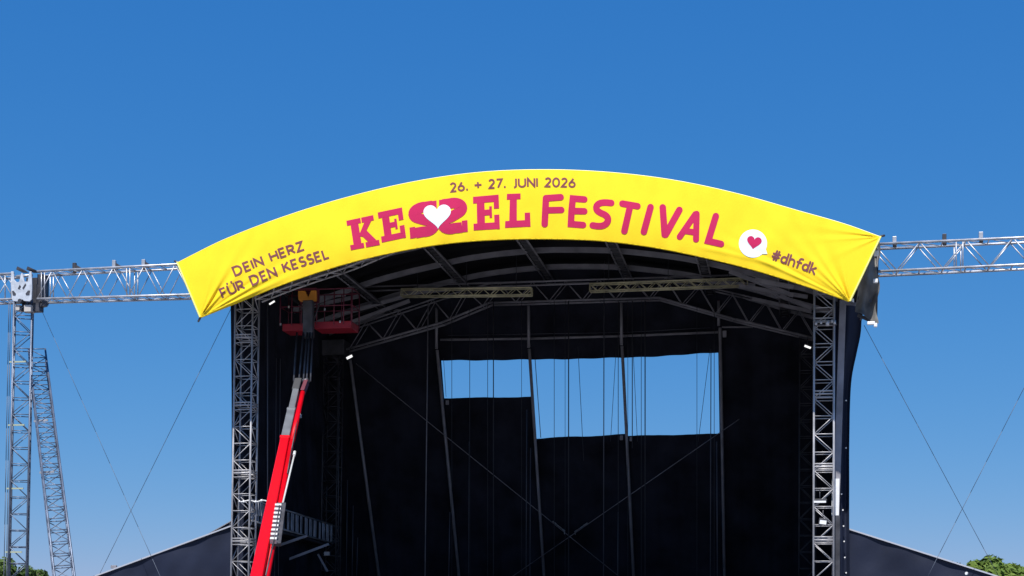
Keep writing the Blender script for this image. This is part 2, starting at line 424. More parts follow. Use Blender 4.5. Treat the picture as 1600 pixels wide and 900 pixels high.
# slab letters: unit box (0..1, y up) put into a four-cornered frame
def framed(name, corners, bars, w=None, label=None, material=PINK):
    (tlx, tly), (trx, tr_y), (brx, bry), (blx, bly) = corners
    def q(u, v):
        return (blx*(1-u)*(1-v)+brx*u*(1-v)+tlx*(1-u)*v+trx*u*v, bly*(1-u)*(1-v)+bry*u*(1-v)+tly*(1-u)*v+tr_y*u*v)
    mb = MB()
    for k, poly in enumerate(bars):
        off = .009+.0008*(k+1)
        if poly[0] == 's':
            stroke(mb, [q(*p) for p in poly[2]], poly[1], poly[3] if len(poly) > 3 else 'butt'); continue
        (a, b, c, d) = poly                            # quad patch, finely divided
        def f(u, v, a=a, b=b, c=c, d=d, off=off):
            x = a[0]*(1-u)*(1-v)+b[0]*u*(1-v)+c[0]*u*v+d[0]*(1-u)*v; y = a[1]*(1-u)*(1-v)+b[1]*u*(1-v)+c[1]*u*v+d[1]*(1-u)*v
            X, Y = q(x, y); return ban(X, Y, off)
        mb.grid(f, 8, 8, False)
    o = mb.build(name, material, bn)
    if label: o['label'] = label
    return o
def rect(x0, y0, x1, y1): return ((x0, y0), (x1, y0), (x1, y1), (x0, y1))
Kb = [rect(.13, .15, .42, .85), rect(0, 0, .50, .17), rect(0, .83, .52, 1), rect(.55, .83, 1.0, 1), rect(.56, 0, 1.06, .17),
      ((.36, .42), (.52, .36), (.92, .86), (.66, .86)), ((.40, .50), (.62, .62), (1.0, .13), (.70, .13))]
Eb = [rect(.14, .12, .44, .88), rect(0, 0, .92, .20), rect(0, .80, .92, 1), rect(.40, .42, .70, .59), rect(.62, .34, .72, .68), rect(.80, .16, 1.0, .42), rect(.80, .60, 1.0, 1), rect(.90, 0, 1.0, .2)]
Lb = [rect(.16, .12, .46, .90), rect(0, 0, .90, .20), rect(.03, .83, .62, 1), rect(.78, .14, 1.0, .42), rect(.88, 0, 1.0, .2)]
framed('title_lettering', [(541, 345), (583, 336), (591, 383), (548, 391)], Kb, label='pink slab letter K')
framed('title_lettering', [(590, 332), (628, 324), (634.5, 371), (596.5, 379)], Eb, label='pink slab letter E after the K')
framed('title_lettering', [(739, 307.5), (779, 304), (781, 357.5), (740, 360)], Eb, label='pink slab letter E before the L')
framed('title_lettering', [(791, 303), (827, 301.5), (829, 354), (789, 356)], Lb, label='pink slab letter L closing the first word')
Ss = [('s', 16.5, [(.86, .86)]+arc(.52, .70, .34, .165, 75, 235, 12)+[(.58, .47)]+arc(.58, .30, .30, .165, 60, -110, 10)+[(.20, .14)], 'butt'),
      rect(.74, .74, .99, 1.0), rect(0, 0, .20, .33), rect(.16, .02, .36, .20)]
S2 = [(s[0], s[1], [(1-x, y) for x, y in s[2]], s[3]) if s[0] == 's' else tuple((1-x, y) for x, y in s) for s in Ss]
framed('title_lettering', [(637, 320), (682.5, 313), (684, 366), (641, 373)], Ss, label='pink slab letter S left of the white heart')
framed('title_lettering', [(685.5, 312.5), (729, 307), (731, 362), (686.5, 367)], S2, label='mirrored pink slab letter S right of the white heart')
def heart(cx, cy, s, hgt, rot, material, name, off, label):
    pts = []
    for k in range(48):
        a = 2*math.pi*k/48; x = 16*math.sin(a)**3; y = 13*math.cos(a)-5*math.cos(2*a)-2*math.cos(3*a)-math.cos(4*a)
        x *= s/32; y = (y+2.5)*hgt/29; pts.append((x, y))
    c, sn = math.cos(R(rot)), math.sin(R(rot)); mb = MB(); b = 0
    mb.v.append(ban(cx, cy, off)); rings = 4
    for r_ in range(1, rings+1):
        for x, y in pts:
            x *= r_/rings; y *= r_/rings; mb.v.append(ban(cx+x*c+y*sn, cy-(y*c-x*sn), off))
    for k in range(48): mb.face((0, 1+k, 1+(k+1) % 48))
    for r_ in range(rings-1):
        for k in range(48):
            a = 1+48*r_+k; b2 = 1+48*r_+(k+1) % 48; mb.face((a, a+48, b2+48, b2))
    o = mb.build(name, material, bn); o['label'] = label
PALE = mat('banner_pale_outline', (0.86, 0.70, 0.34), .5)
heart(683.5, 339, 43, 38, -3, WP_, 'white_heart', .020, 'white heart between the two pink letters S')
# round fat letters
def fat(name, strokes, w, label):
    mb = MB()
    for st in strokes:
        if len(st) > 6:
            for _ in range(3):
                q = [st[0]]
                for a, b in zip(st, st[1:]): q += [(a[0]*.75+b[0]*.25, a[1]*.75+b[1]*.25), (a[0]*.25+b[0]*.75, a[1]*.25+b[1]*.75)]
                st = q+[st[-1]]
        stroke(mb, st, w, 'round', step=1.5)
    o = mb.build(name, PINK, bn); o['label'] = label
F8 = 10.2
fat('title_lettering', [[(853, 309.5), (851, 350)], [(854, 309.5), (876, 308)], [(853, 328.5), (877, 328)]], F8, 'pink rounded letter F')
fat('title_lettering', [[(913, 311.5), (895, 310), (893, 329), (892, 350), (911, 351.5)], [(894, 329.5), (913, 330)]], F8, 'pink rounded letter E')
fat('title_lettering', [[(955, 317), (944, 316)]+[(936, 317.5), (931.5, 322), (932, 328), (938, 332.5), (946, 335.5), (950.5, 341), (949, 348), (943, 352.5), (935, 353.5), (926, 352)]], F8, 'pink rounded letter S')
fat('title_lettering', [[(972.5, 318), (996, 322)], [(984.5, 322), (975.5, 361)]], F8, 'pink rounded letter T')
fat('title_lettering', [[(1016.5, 323.5), (1006, 362)]], F8, 'pink rounded letter I')
fat('title_lettering', [[(1035.5, 324), (1038.5, 366.5)], [(1061.5, 328), (1040, 366.5)]], F8+.2, 'pink rounded letter V')
fat('title_lettering', [[(1062, 370), (1086.5, 334.5)], [(1088.5, 334), (1087.5, 374)], [(1072, 361), (1087, 363)]], F8-.6, 'pink rounded letter A')
fat('title_lettering', [[(1118.5, 337.5), (1106.5, 376.5), (1126.5, 381)]], F8, 'pink rounded letter L at the end of the second word')
# speech bubble
mb = MB(); mb.v.append(ban(1176.5, 380.5, .012))
NB = 48
for r_ in range(1, 4):
    for k in range(NB): a = 2*math.pi*k/NB; mb.v.append(ban(1176.5+22*r_/3*math.cos(a), 380.5+22*r_/3*math.sin(a), .012))
for k in range(NB): mb.face((0, 1+k, 1+(k+1) % NB))
for r_ in range(2):
    for k in range(NB): a = 1+NB*r_+k; b2 = 1+NB*r_+(k+1) % NB; mb.face((a, a+NB, b2+NB, b2))
b = len(mb.v)
for q in ((1190, 397), (1199, 397), (1196, 388)): mb.v.append(ban(q[0], q[1], .0145))
mb.face((b, b+1, b+2))
mb.build('speech_bubble', WP_, bn)
heart(1178, 380, 23, 21, 10, PINK, 'pink_heart', .018, 'small pink heart in the white speech bubble')

# ------------------------------------------------------------------ roof
roof = thing('stage_roof', (0, 5, 15), 'black vaulted stage roof with grey ribs on its underside', 'stage roof')
TOPW = [ban(*banpx(k/60, 1.0)) for k in range(61)]
def archz(X, dz=0):
    if X <= TOPW[0].x: p, q = TOPW[0], TOPW[1]
    elif X >= TOPW[-1].x: p, q = TOPW[-2], TOPW[-1]
    else:
        i = max(k for k in range(60) if TOPW[k].x <= X); p, q = TOPW[i], TOPW[i+1]
    t = (X-p.x)/(q.x-p.x); return p.z+(q.z-p.z)*t+dz
XA, XB = TOPW[0].x+.15, TOPW[-1].x-.15
def mem(u, v):
    X = XA+(XB-XA)*u; Y = YB+.75+(Yb0+1.6-YB)*v
    return (X, Y, archz(X)-.12-.10*abs(math.sin(v*math.pi*4))*.5)
R_ = MB().grid(mem, 60, 32); n0 = len(R_.v)
R_.grid(lambda u, v: Vector(mem(1-u, v))+Vector((0, 0, .06)), 60, 32)
R_.build('membrane', ROOFB, roof)
def arch_path(Y, dz, n=48, x0=None, x1=None):
    x0 = XA+.3 if x0 is None else x0; x1 = XB-.3 if x1 is None else x1
    return [Vector((x0+(x1-x0)*k/n, Y, archz(x0+(x1-x0)*k/n)+dz)) for k in range(n+1)]
for Y, r in ((0.6, .07), (3.3, .075), (6.0, .085), (8.5, .085), (10.4, .05), (11.2, .05)):
    mb = MB(); P = arch_path(Y, -.52)
    for a, b in zip(P, P[1:]): mb.beam(a, b, r*1.8, r*2.0, Vector((0, 0, 1)))
    mb.build('arch_rib', STEEL, roof)
# longitudinal ladder beams
for px in (430, 565, 700, 833, 965, 1100, 1225):
    q = W(px, 385, 6.0); X = q.x
    z = archz(X)-.75; mb = MB()
    for s_ in (-.17, .17):
        mb.tube((X+s_, YB+.8, z+.02), (X+s_, Yb0, z+.02), .028, 6)
    y = YB+1.0
    while y < Yb0:
        y += .42
    mb.build('ladder_beam', STEEL, roof)
    rg = MB().box((X-.13, YB+.8, z+.08), (X+.13, Yb0-.05, z+.16)); y = YB+1.0
    while y < Yb0:
        rg.tube((X-.14, y, z+.02), (X+.14, y, z+.02), .022, 5); y += .42
    rg.build('beam_web', DARKST, roof)
# front arch truss just behind the banner
mb = MB(); lo = []
for k in range(61):
    x, y = banpx(.085+.84*k/60, 0); 
    dz = 7-18*sm(520, 660, x)
    lo.append(W(x, y+dz, YB+.9))
hi = [Vector((p.x, YB+.9, archz(p.x)-.35)) for p in lo]
lo2 = [p+Vector((0, .6, .05)) for p in lo]
for a, b in zip(lo, lo[1:]): mb.tube(a, b, .035, 6)
for a, b in zip(lo2, lo2[1:]): mb.tube(a, b, .03, 6)
for a, b in zip(hi, hi[1:]): mb.tube(a, b, .035, 6)
for k in range(0, 60, 2):
    mb.tube(lo[k], hi[k+1], .018, 5); mb.tube(hi[k+1], lo[k+2], .018, 5); mb.tube(lo[k], lo2[k+1], .018, 5); mb.tube(lo2[k+1], lo[k+2], .018, 5)
mb.build('front_arch_truss', ALUD, roof)
# rear trapezoid truss
YT = 9.6
top = [(541, 513), (690, 463), (765, 443), (1035, 433), (1160, 461), (1272, 490)]
bot = [(541, 546), (690, 504), (765, 473), (1030, 465), (1150, 499), (1272, 528)]
mb = MB(); wb = MB()
for Y in (YT, YT+.45):
    for a, b in zip(bot, bot[1:]): mb.tube(W(*a, YT)+Vector((0, Y-YT, 0)), W(*b, YT)+Vector((0, Y-YT, 0)), .045, 6)
    for a, b in zip(top, top[1:]): mb.tube(W(*a, YT)+Vector((0, Y-YT, 0)), W(*b, YT)+Vector((0, Y-YT, 0)), .032, 6)
def lin(P, x):
    for a, b in zip(P, P[1:]):
        if x <= b[0]: return a[1]+(b[1]-a[1])*(x-a[0])/(b[0]-a[0])
    return P[-1][1]
x = 546; k = 0
while x < 1255:
    x2 = x+26; 
    for Y in (0, .45):
        if k % 2: wb.tube(W(x, lin(top, x), YT)+Vector((0, Y, 0)), W(x2, lin(bot, x2), YT)+Vector((0, Y, 0)), .018, 5)
        else: wb.tube(W(x, lin(bot, x), YT)+Vector((0, Y, 0)), W(x2, lin(top, x2), YT)+Vector((0, Y, 0)), .018, 5)
    wb.tube(W(x2, lin(bot, x2), YT), W(x2, lin(bot, x2), YT)+Vector((0, .45, 0)), .018, 5)
    x = x2; k += 1
t_ = mb.build('rear_truss', STEEL, roof); wb.build('truss_webbing', STEEL, t_)
# side framing of the roof: stepped tubes seen at both ends
mb = MB()
for (x0, y0, x1, y1, Y) in ((470, 466, 540, 460, 6), (470, 482, 560, 463, 7.5), (520, 495, 660, 455, 8.2), (545, 505, 640, 470, 8.6), (640, 458, 700, 452, 8),
                            (1140, 424, 1240, 462, 5), (1155, 447, 1262, 464, 6), (1180, 437, 1258, 452, 3.5), (1200, 455, 1268, 482, 7), (1175, 467, 1268, 487, 8.4), (1090, 438, 1180, 446, 7.5), (1085, 450, 1150, 447, 8), (1190, 440, 1240, 449, 2.6)):
    mb.beam(W(x0, y0, Y), W(x1, y1, Y), .10, .13)
mb.build('eaves_rail', STEEL, roof)
# eaves flap at the right end of the roof
fl = MB()
def flap(u, v):
    a = W(1350, 385, YB+1.2).lerp(W(1374, 378, YB+1.2), u); b = W(1336, 486, YB+.9).lerp(W(1370, 507, YB+.9), u)
    p = a.lerp(b, v); p.y += .12*math.sin(u*9+v*2)*v + .10*math.sin(v*9.5)
    p.x += .05*math.sin(v*14)*u
    return p
fl.grid(flap, 14, 26)
fl.build('eaves_flap', mat('sun_patched_flap_sheet', (0.03, 0.03, 0.032), .7, 0, 0, 1.1, .5, 3, col2=(.34, .33, .31), trans=.25), roof)  # paler second colour paints patches of sun coming through the sheet
fb = MB()
for y0, y1 in ((381, 386), (440, 438), (466, 472), (492, 506)):
    fb.beam(W(1340, y0, YB+1.15), W(1371, y1, YB+1.15), .08, .09)
fb.tube(W(1372, 372, YB+1.3), W(1369, 505, YB+1.0), .035, 6)
fb.tube(W(1358, 400, YB+1.4), W(1345, 500, YB+1.2), .04, 6)
fb.build('flap_batten', DARKST, roof)
for x, y, ww, hh in ((1369, 396, 7, 8), (1368, 439, 7, 6), (1331, 470, 6, 6), (1361, 505, 11, 5), (1368, 508, 5, 6)):
    p = W(x, y, YB+.72); s_ = 1/49
    mb = MB().box((p.x-ww*s_/2, p.y-.05, p.z-hh*s_/2), (p.x+ww*s_/2, p.y+.05, p.z+hh*s_/2)); mb.build('end_cap', WHITE, roof, .02)

# ------------------------------------------------------------------ long rail pair and short light trusses under the roof
lr = thing('rail', tuple(W(800, 440, 7)), 'pair of thin grey tubes running the full width under the roof', 'rail')
mb = MB()
for d in (0, 6): mb.tube(W(545, 449+d*1.1, 7), W(1200, 428+d*.9, 7), .032, 6)
mb.build('tube', STEEL, lr)
def ladder_truss(x0, y0, x1, y1, label):
    a, b = W(x0, y0, 6.4), W(x1, y1, 6.4)
    t = thing('lighting_truss', tuple((a+b)/2), label, 'truss', 'short lighting trusses under the roof')
    truss(t, a, b, .26, .26, .30, (0, 1, 0), .027, .013, ALUY, ALUY, rungs=False)
    for f in (.12, .5, .88):
        p = a.lerp(b, f); MB().tube(p+Vector((0, 0, .15)), Vector((p.x, p.y, archz(p.x)-.5)), .012, 5).build('drop_wire', ROPE, t)
ladder_truss(628, 458, 831, 456, 'yellowish ladder truss hanging under the roof left of centre, below the slab word')
ladder_truss(922, 450, 1168, 441, 'yellowish ladder truss hanging under the roof right of centre')

# ------------------------------------------------------------------ drapes
def drape(name, label, cs, nu, nv, amp, freq, mt=BLACK, group='black drapes closing the stage', diag=0.0, cat='drape', seed=0):
    """cs: world corners TL, TR, BR, BL"""
    tl, tr, br_, bl = [Vector(c) for c in cs]; nrm = (tr-tl).cross(bl-tl).normalized(); Wd = (tr-tl).length
    c = (tl+tr+br_+bl)/4
    def f(u, v):
        p = (bl.lerp(br_, u)).lerp(tl.lerp(tr, u), v); x = u*Wd
        d = amp*(.6*math.sin(x*freq+seed+.6*math.sin(v*3))+.4*math.sin(x*freq*2.3+1+seed+v*1.5))*(.35+.65*(1-v)**.6)
        d += diag*math.sin((x*1.1+v*6)*2.4+seed)*math.exp(-((v-.85)/.25)**2)
        return p+nrm*d
    mb = MB().grid(f, nu, nv)
    o = mb.build(name, mt); tag(o, label, cat, group)
    return o
# back wall: full-height left and right, three lower drapes and the valance
def down(p, z=ZF):      # follow the raked plane down to the deck
    dz = z-p.z; return Vector((p.x, p.y-dz*BN.z/BN.y, z))
def vault_panel(label, x0, x1, seed, ybot=None):
    X0, X1 = BW(x0, 500).x, BW(x1, 500).x
    mb = MB()
    def f(u, v):
        X = X0+(X1-X0)*u; z1 = archz(X)-.16; z0 = ZF
        z = z0+(z1-z0)*v; x = u*(X1-X0)
        y = BP0.y-(z-BP0.z)*BN.z/BN.y
        y += .05*(.6*math.sin(x*7+seed+.6*math.sin(v*3))+.4*math.sin(x*16+1+seed))*(.35+.65*(1-v))
        return (X, y, z)
    mb.grid(f, 60, 50); o = mb.build('back_drape', BLACK); tag(o, label, 'drape', 'black drapes closing the stage')
def panel(name, label, x0, y0, x1, y1, seed, diag=.05):
    a, b = BW(x0, y0), BW(x1, y1)
    drape(name, label, (a, b, down(b), down(a)), 50, 40, .05, 7.0, diag=diag, seed=seed)
vault_panel('tall black drape closing the back wall left of the sky openings', 488, 684.5, 1)
panel('back_drape', 'black drape below the leftmost and smallest sky opening', 690, 622, 832, 620, 2, .07)
panel('back_drape', 'black drape with diagonal creases below the middle sky opening', 835.8, 685, 978.4, 678.5, 3, .10)
panel('back_drape', 'black drape below the rightmost sky opening', 978.6, 681, 1129, 677.5, 4, .06)
vault_panel('tall black drape closing the back wall right of the sky openings', 1121.5, 1330, 5)
a, b = BW(683, 440), BW(1124, 430); c_, d_ = BW(1121, 550.5), BW(688, 563.5)
vm = MB()
def val(u, v):
    lo_ = [(688, 563.5), (828, 562), (972, 559), (1060, 555), (1124, 550.5)]
    x = 684+446*u; yb = cr(lo_, x); p = BW(x, yb); zt = archz(p.x)-.16; z = zt+(p.z-zt)*v; p = Vector((p.x, BP0.y-(z-BP0.z)*BN.z/BN.y, z))
    p -= BN*(.05*math.sin(u*60)*v+.04*math.sin(u*22+v*4)); return p
vm.grid(lambda u, v: val(u, 1-v), 90, 12)
tag(vm.build('valance', BLACK), 'black valance with a level pipe hem above the three sky openings', 'drape', 'black drapes closing the stage')
# pipe on the valance
pp = thing('pipe', tuple(BW(900, 525, -.15)), 'pale horizontal pipe on the valance above the sky openings', 'pipe')
mb = MB(); mb.path([BW(688, 531, -.15), BW(830, 529, -.15), BW(975, 525, -.15), BW(1122, 519, -.15)], .05, 8); mb.build('tube', STEEL, pp)
mb = MB(); mb.path([BW(700, 524, -.12), BW(975, 519.5, -.12), BW(1110, 512, -.12)], .012, 5); mb.build('hem_cord', PALEROPE, pp)
pp = thing('pipe', tuple(BW(1150, 512, -.15)), 'short pale pipe at the top of the right back drape', 'pipe')
MB().tube(BW(1128, 511, -.15), BW(1176, 511, -.15), .035, 8).build('tube', STEEL, pp)
MB().box(tuple(BW(1132, 522, -.3)-Vector((.07, .05, .12))), tuple(BW(1132, 522, -.3)+Vector((.07, .05, .12)))).build('bracket', STEEL, pp)

# left side drape along the stage depth, right one likewise, and the outer edges
XLs, XRs = XL-.45, XR+.55
drape('side_drape', 'black drape along the left side of the stage with long vertical folds',
      ((XLs, .2, archz(XLs)-.2), (XLs, 11.5, archz(XLs)-.2), (XLs, 16, ZF), (XLs, .2, ZF)), 90, 20, .09, 5.0, seed=6)
drape('side_drape', 'black drape along the right side of the stage, seen edge on behind the right tower',
      ((XRs, .9, archz(XRs)-.2), (XRs, 11.5, archz(XRs)-.2), (XRs, 16, ZF), (XRs, .9, ZF)), 90, 20, .07, 5.0, seed=7)
# outer drape right of the right tower; its edge flares out near the top
mb = MB()
EDG = [(480, 1347), (520, 1345), (550, 1339), (590, 1331), (640, 1328), (700, 1327), (760, 1327), (826, 1327), (910, 1328), (960, 1329)]
def outer(u, v):
    py = 478+(955-478)*v; xr = cr(EDG, py); xl = 1303+ (0 if py > 500 else 0)
    p = W(xl+(xr-xl)*u, py, 1.0); p.y += .10*math.sin(u*9+v*1.5)*(1-u*.3)+.02*math.sin(v*30); return p
mb.grid(lambda u, v: outer(u, 1-v), 24, 60)
od = mb.build('outer_drape', NAVY); tag(od, 'narrow blue black drape right of the right tower with a row of pale eyelets', 'drape', 'black drapes closing the stage')
for x, y in ((1322, 626), (1322, 700), (1315, 772), (1317, 797), (1318, 822), (1319, 846), (1320, 871), (1322, 895)):
    p = W(x, y, .84); MB().tube(p, p+Vector((0, -.03, 0)), .024, 8).build('eyelet', WHITE, od)
mb = MB()
def outl(u, v):
    py = 470+(955-470)*v; p = W(360+ (380-360)*u+(1 if py > 600 else 1-(600-py)*.006), py, .75); p.y += .06*math.sin(u*7+v*3); return p
mb.grid(lambda u, v: outl(u, 1-v), 10, 40)
tag(mb.build('outer_drape', NAVY), 'narrow blue black drape edge left of the left tower', 'drape', 'black drapes closing the stage')

# raked poles of the back wall
for i, (x0, y0, x1, y1, lab) in enumerate(((547, 562, 592, 900, 'raked grey pole leaning in front of the left back drape, leftmost of five'),
        (683, 547, 717, 900, 'raked grey pole at the left edge of the smallest sky opening'),
        (827, 545, 850, 900, 'raked grey pole between the smallest and the middle sky opening'),
        (972, 541, 990, 900, 'raked grey pole between the middle and the rightmost sky opening'),
        (1125, 512, 1132, 900, 'raked grey pole at the right edge of the rightmost sky opening'))):
    a = BW(x0, y0, -.22); b = BW(x1, y1, -.22); d = (b-a)/(b.z-a.z); e = a+d*(ZF-a.z)
    o = MB().tube(a, e, .062, 10).build('raked_pole', STEEL); tag(o, lab, 'pole', 'raked poles of the back wall')
for x, y0, y1, lab in ((682, 466, 545, 'short upright post above the left edge of the smallest sky opening'),
                  (826, 473, 543, 'short upright post above the gap between the smallest and middle sky openings'),
                  (971, 468, 539, 'short upright post above the gap between the middle and rightmost sky openings'),
                  (1123, 470, 509, 'short upright post above the right edge of the rightmost sky opening')):
    a = W(x, y0, 10.35); b = W(x, y1, 10.35)
    o = MB().tube(a, b, .058, 10).build('hanger_post', STEEL); tag(o, lab, 'post', 'upright posts over the sky openings')
for x, y, lab in ((699, 629, 'small grey clamp on the upper left corner of the left lower drape'), (971, 684, 'small grey clamp at the upper right corner of the middle lower drape'), (986, 686, 'small grey clamp at the upper left corner of the right lower drape')):
    p = BW(x, y, -.12); o = MB().box(tuple(p-Vector((.06, .04, .09))), tuple(p+Vector((.06, .04, .09)))).build('clamp', STEEL, None, .01); tag(o, lab, 'clamp', 'clamps on the lower back drapes')

# ------------------------------------------------------------------ hanging lines
def hline(x0, y0, x1, y1, r, mt, label, Y=9.2, group='lines hanging from the roof at the back'):
    a, b = W(x0, y0, Y), W(x1, y1, Y)
    o = MB().tube(a, b, r, 5).build('rigging_line', mt); tag(o, label, 'cable', group)
LA = 'thin dark line hanging upright across the leftmost sky opening'
LB = 'thin dark line hanging upright across the middle sky opening'
LC = 'thin dark line hanging upright across the rightmost sky opening'
for x, r, LA in ((706, .011, 'thin upright line nearest the left pole in the leftmost sky opening'), (734, .012, 'thin upright line standing alone left of the middle of the leftmost sky opening'), (762, .011, 'thin upright line close left of the thickest one in the leftmost sky opening'), (815, .009, 'faint upright line nearest the right pole in the leftmost sky opening')): hline(x, 470, x, 900, r, ROPE, LA, group='lines across the leftmost sky opening')
hline(771, 470, 771, 900, .02, ROPE, 'thickest dark line hanging across the leftmost sky opening')
hline(693, 560, 697, 620, .009, ROPE, 'slanted thin line beside the pole at the left edge of the leftmost sky opening')
for x, r, LB in ((866, .011, 'leftmost upright line hanging across the middle sky opening'), (883, .009, 'faint upright line close left of the thickest one in the middle sky opening'), (966, .013, 'upright line nearest the right pole in the middle sky opening')): hline(x, 470, x, 900, r, ROPE, LB, group='lines across the middle sky opening')
hline(888.5, 470, 888.5, 900, .022, ROPE, 'thickest dark line hanging across the middle sky opening')
hline(836, 560, 845, 684, .014, PALEROPE, 'slanted line beside the pole left of the middle sky opening')
hline(903, 540, 912, 720, .011, ROPE, 'line slanting slightly right across the middle sky opening')
hline(963, 540, 954, 690, .010, ROPE, 'line slanting slightly left across the middle sky opening')
for x, r, LC in ((981, .009, 'faint line touching the left pole in the rightmost sky opening'), (1002, .011, 'upright line close left of the thickest one in the rightmost sky opening'), (1089, .010, 'upright line right of the wide clear stretch in the rightmost sky opening'), (1116, .011, 'upright line nearest the right pole in the rightmost sky opening')): hline(x, 470, x, 900, r, ROPE, LC, group='lines across the rightmost sky opening')
hline(1008, 470, 1008, 900, .022, ROPE, 'thickest dark line hanging across the rightmost sky opening')
hline(988, 470, 988, 700, .018, ROPE, 'dark line hanging just right of the pole in the rightmost sky opening')
hline(989, 540, 996, 690, .010, ROPE, 'line slanting slightly right across the rightmost sky opening')
hline(1110, 540, 1091, 690, .010, ROPE, 'line slanting left across the right end of the rightmost sky opening')
hline(944, 400, 943, 905, .020, PALEROPE, 'pale line hanging full height between the middle lower drape and the roof')
hline(669, 472, 664, 905, .020, STEEL, 'pale line hanging full height over the tall left back drape')
hline(1111, 545, 1110, 905, .018, PALEROPE, 'pale line hanging at the right end of the rightmost sky opening')
hline(1120, 690, 1121, 905, .022, PALEROPE, 'pale line beside the pole at the right end of the back wall')
for x, y0, l_ in ((823, 640, 'longer pale line left of the pole between the left and middle lower drapes'), (829, 700, 'shorter pale line closer to the pole between the left and middle lower drapes')): hline(x, y0, x-1, 905, .016, PALEROPE, l_, group='pale lines by the second lower drape')
hline(703, 800, 701, 905, .016, PALEROPE, 'short pale line low before the leftmost lower drape')
hline(733, 690, 732, 905, .009, PALEROPE, 'faint line low on the leftmost lower drape')
hline(966, 800, 965, 905, .016, PALEROPE, 'short pale line low before the middle lower drape')
hline(418, 470, 418, 905, .022, PALEROPE, 'pale line hanging close behind the left front tower', Y=1.2)
for x, y0, l_ in ((530, 590, 'pale line hanging closest right of the dim inner tower'), (543, 750, 'short pale line, second right of the dim inner tower'), (552, 790, 'short pale line, third right of the dim inner tower'), (559, 840, 'shortest pale line, fourth right of the dim inner tower')): hline(x, y0, x-2, 905, .015, PALEROPE, l_, group='lines hanging by the inner tower')
for x, l_ in ((402, 'faint line hanging just right of the left front tower'), (432, 'faint line hanging midway between left front tower and lift boom, left of its twin'), (438, 'faint line hanging before the left side drape, closest to the lift jib')): hline(x, 560, x-3, 905, .012, PALEROPE, l_, Y=3.0, group='lines before the left side drape')
# crossed bracing wires with tighteners
def cross(x0, y0, x1, y1, tx, ty, label):
    a, b = BW(x0, y0, -.45), BW(x1, y1, -.45)
    t = thing('bracing_wire', tuple(b), label, 'cable', 'crossed bracing wires before the back wall')
    MB().tube(a, b, .017, 5).build('wire', STEEL, t)
    p = BW(tx, ty, -.47); d = (b-a).normalized()
    m_ = MB(); m_.tube(p-d*.32, p-d*.12, .028, 6); m_.tube(p-d*.12, p+d*.2, .015, 6); m_.tube(p+d*.2, p+d*.34, .028, 6); m_.tube(p+d*.3, p+d*.3-Vector((0, 0, .14)), .018, 6)
    m_.build('tightener', ALU, t)
# wires
cross(556, 568, 985, 915, 873, 822, 'bracing wire falling from the left pole head to the lower right')
cross(1155, 655, 790, 908, 908, 824, 'bracing wire falling from the right back drape to the lower left')

# ------------------------------------------------------------------ lamps
def led(x, y, Y, ang, L, label, lit=True, hh=.09):
    p = W(x, y, Y); d = Vector((math.cos(R(ang)), 0, math.sin(R(ang))))
    t = thing('work_light', tuple(p), label, 'lamp', 'small work lights on the stage')
    u = Vector((-d.z, 0, d.x))
    MB().beam(p-d*(L/2+.03)+Vector((0, .05, 0))+u*.03, p+d*(L/2+.03)+Vector((0, .05, 0))+u*.03, .08, hh+.06, u).build('housing', DARKST, t, .01)
    MB().beam(p-d*L/2, p+d*L/2, .03, hh, u).build('diffuser', mat('lit_diffuser', (.9, .9, .9), .4, emit=((1, 1, 1), .85)) if lit else WHITE, t)
    MB().tube(p+Vector((0, .08, .02)), p+Vector((0, .08, .38)), .015, 6).build('hanger', DARKST, t)
led(546, 558, 9.0, 25, .24, 'small lit work light at the head of the leftmost raked pole')
led(425, 473, 3.0, 30, .22, 'small lit work light under the left end of the roof beside the lift basket', hh=.05)
led(1262, 542, 8.8, -22, .24, 'small lit work light just left of the right front tower', hh=.07)
led(1281, 784, -.33, 0, .36, 'slim white fixture lying inside the right tower, upper of two', lit=False, hh=.06)
led(1286, 816, -.38, -8, .20, 'stubby white fixture on the right tower, lower of two', lit=False, hh=.12)
t = thing('spotlight_cluster', tuple(W(1285, 506, -.3)), 'cluster of small glinting fixtures high on the right tower', 'fixture')
for x, y, s_ in ((1275, 505, .06), (1283, 504, .05), (1293, 505, .085), (1300, 502, .05), (1304, 504, .06)):
    p = W(x, y, -.36); MB().tube(p-Vector((.0, 0, s_)), p+Vector((0, 0, s_)), s_*.7, 8).build('lamp_can', ALU, t)
MB().tube(W(1272, 508, -.36), W(1308, 507, -.36), .022, 6).build('clamp_bar', DARKST, t)

# ------------------------------------------------------------------ catwalk at the left
ca, cb = W(392, 783, 1.0), W(519, 822, 9.4)
cw = thing('catwalk', tuple((ca+cb)/2), 'catwalk with silver ribbed side panels inside the left of the stage', 'catwalk')
xq = ca.x+.3
A0 = Vector((ca.x+.05, 1.0, ca.z)); A1 = Vector((cb.x, 9.4, cb.z))
L = (A1-A0).length; n = 34; rbs = []
for k in range(n):
    if k % 7 == 6: continue
    a = A0.lerp(A1, k/n); b = A0.lerp(A1, (k+.55)/n)
    off_ = .05 if k % 2 else 0
    if k % 7 == 0: rb = MB(); rbs.append(rb)
    rb.prism([a+Vector((off_, 0, 0)), b+Vector((off_, 0, 0)), b+Vector((off_, 0, -.62)), a+Vector((off_, 0, -.62))], (-.03, 0, 0))
for rb in rbs: rb.build('ribbed_panel', mat('silver_panel', (.42, .44, .50), .4, .3, .4, 3), cw)
fr = MB(); fr.tube(A0+Vector((0, 0, .05)), A1+Vector((0, 0, .05)), .03, 6); fr.tube(A0-Vector((0, 0, .66)), A1-Vector((0, 0, .66)), .035, 6)
fr.build('rail', ALUD, cw)
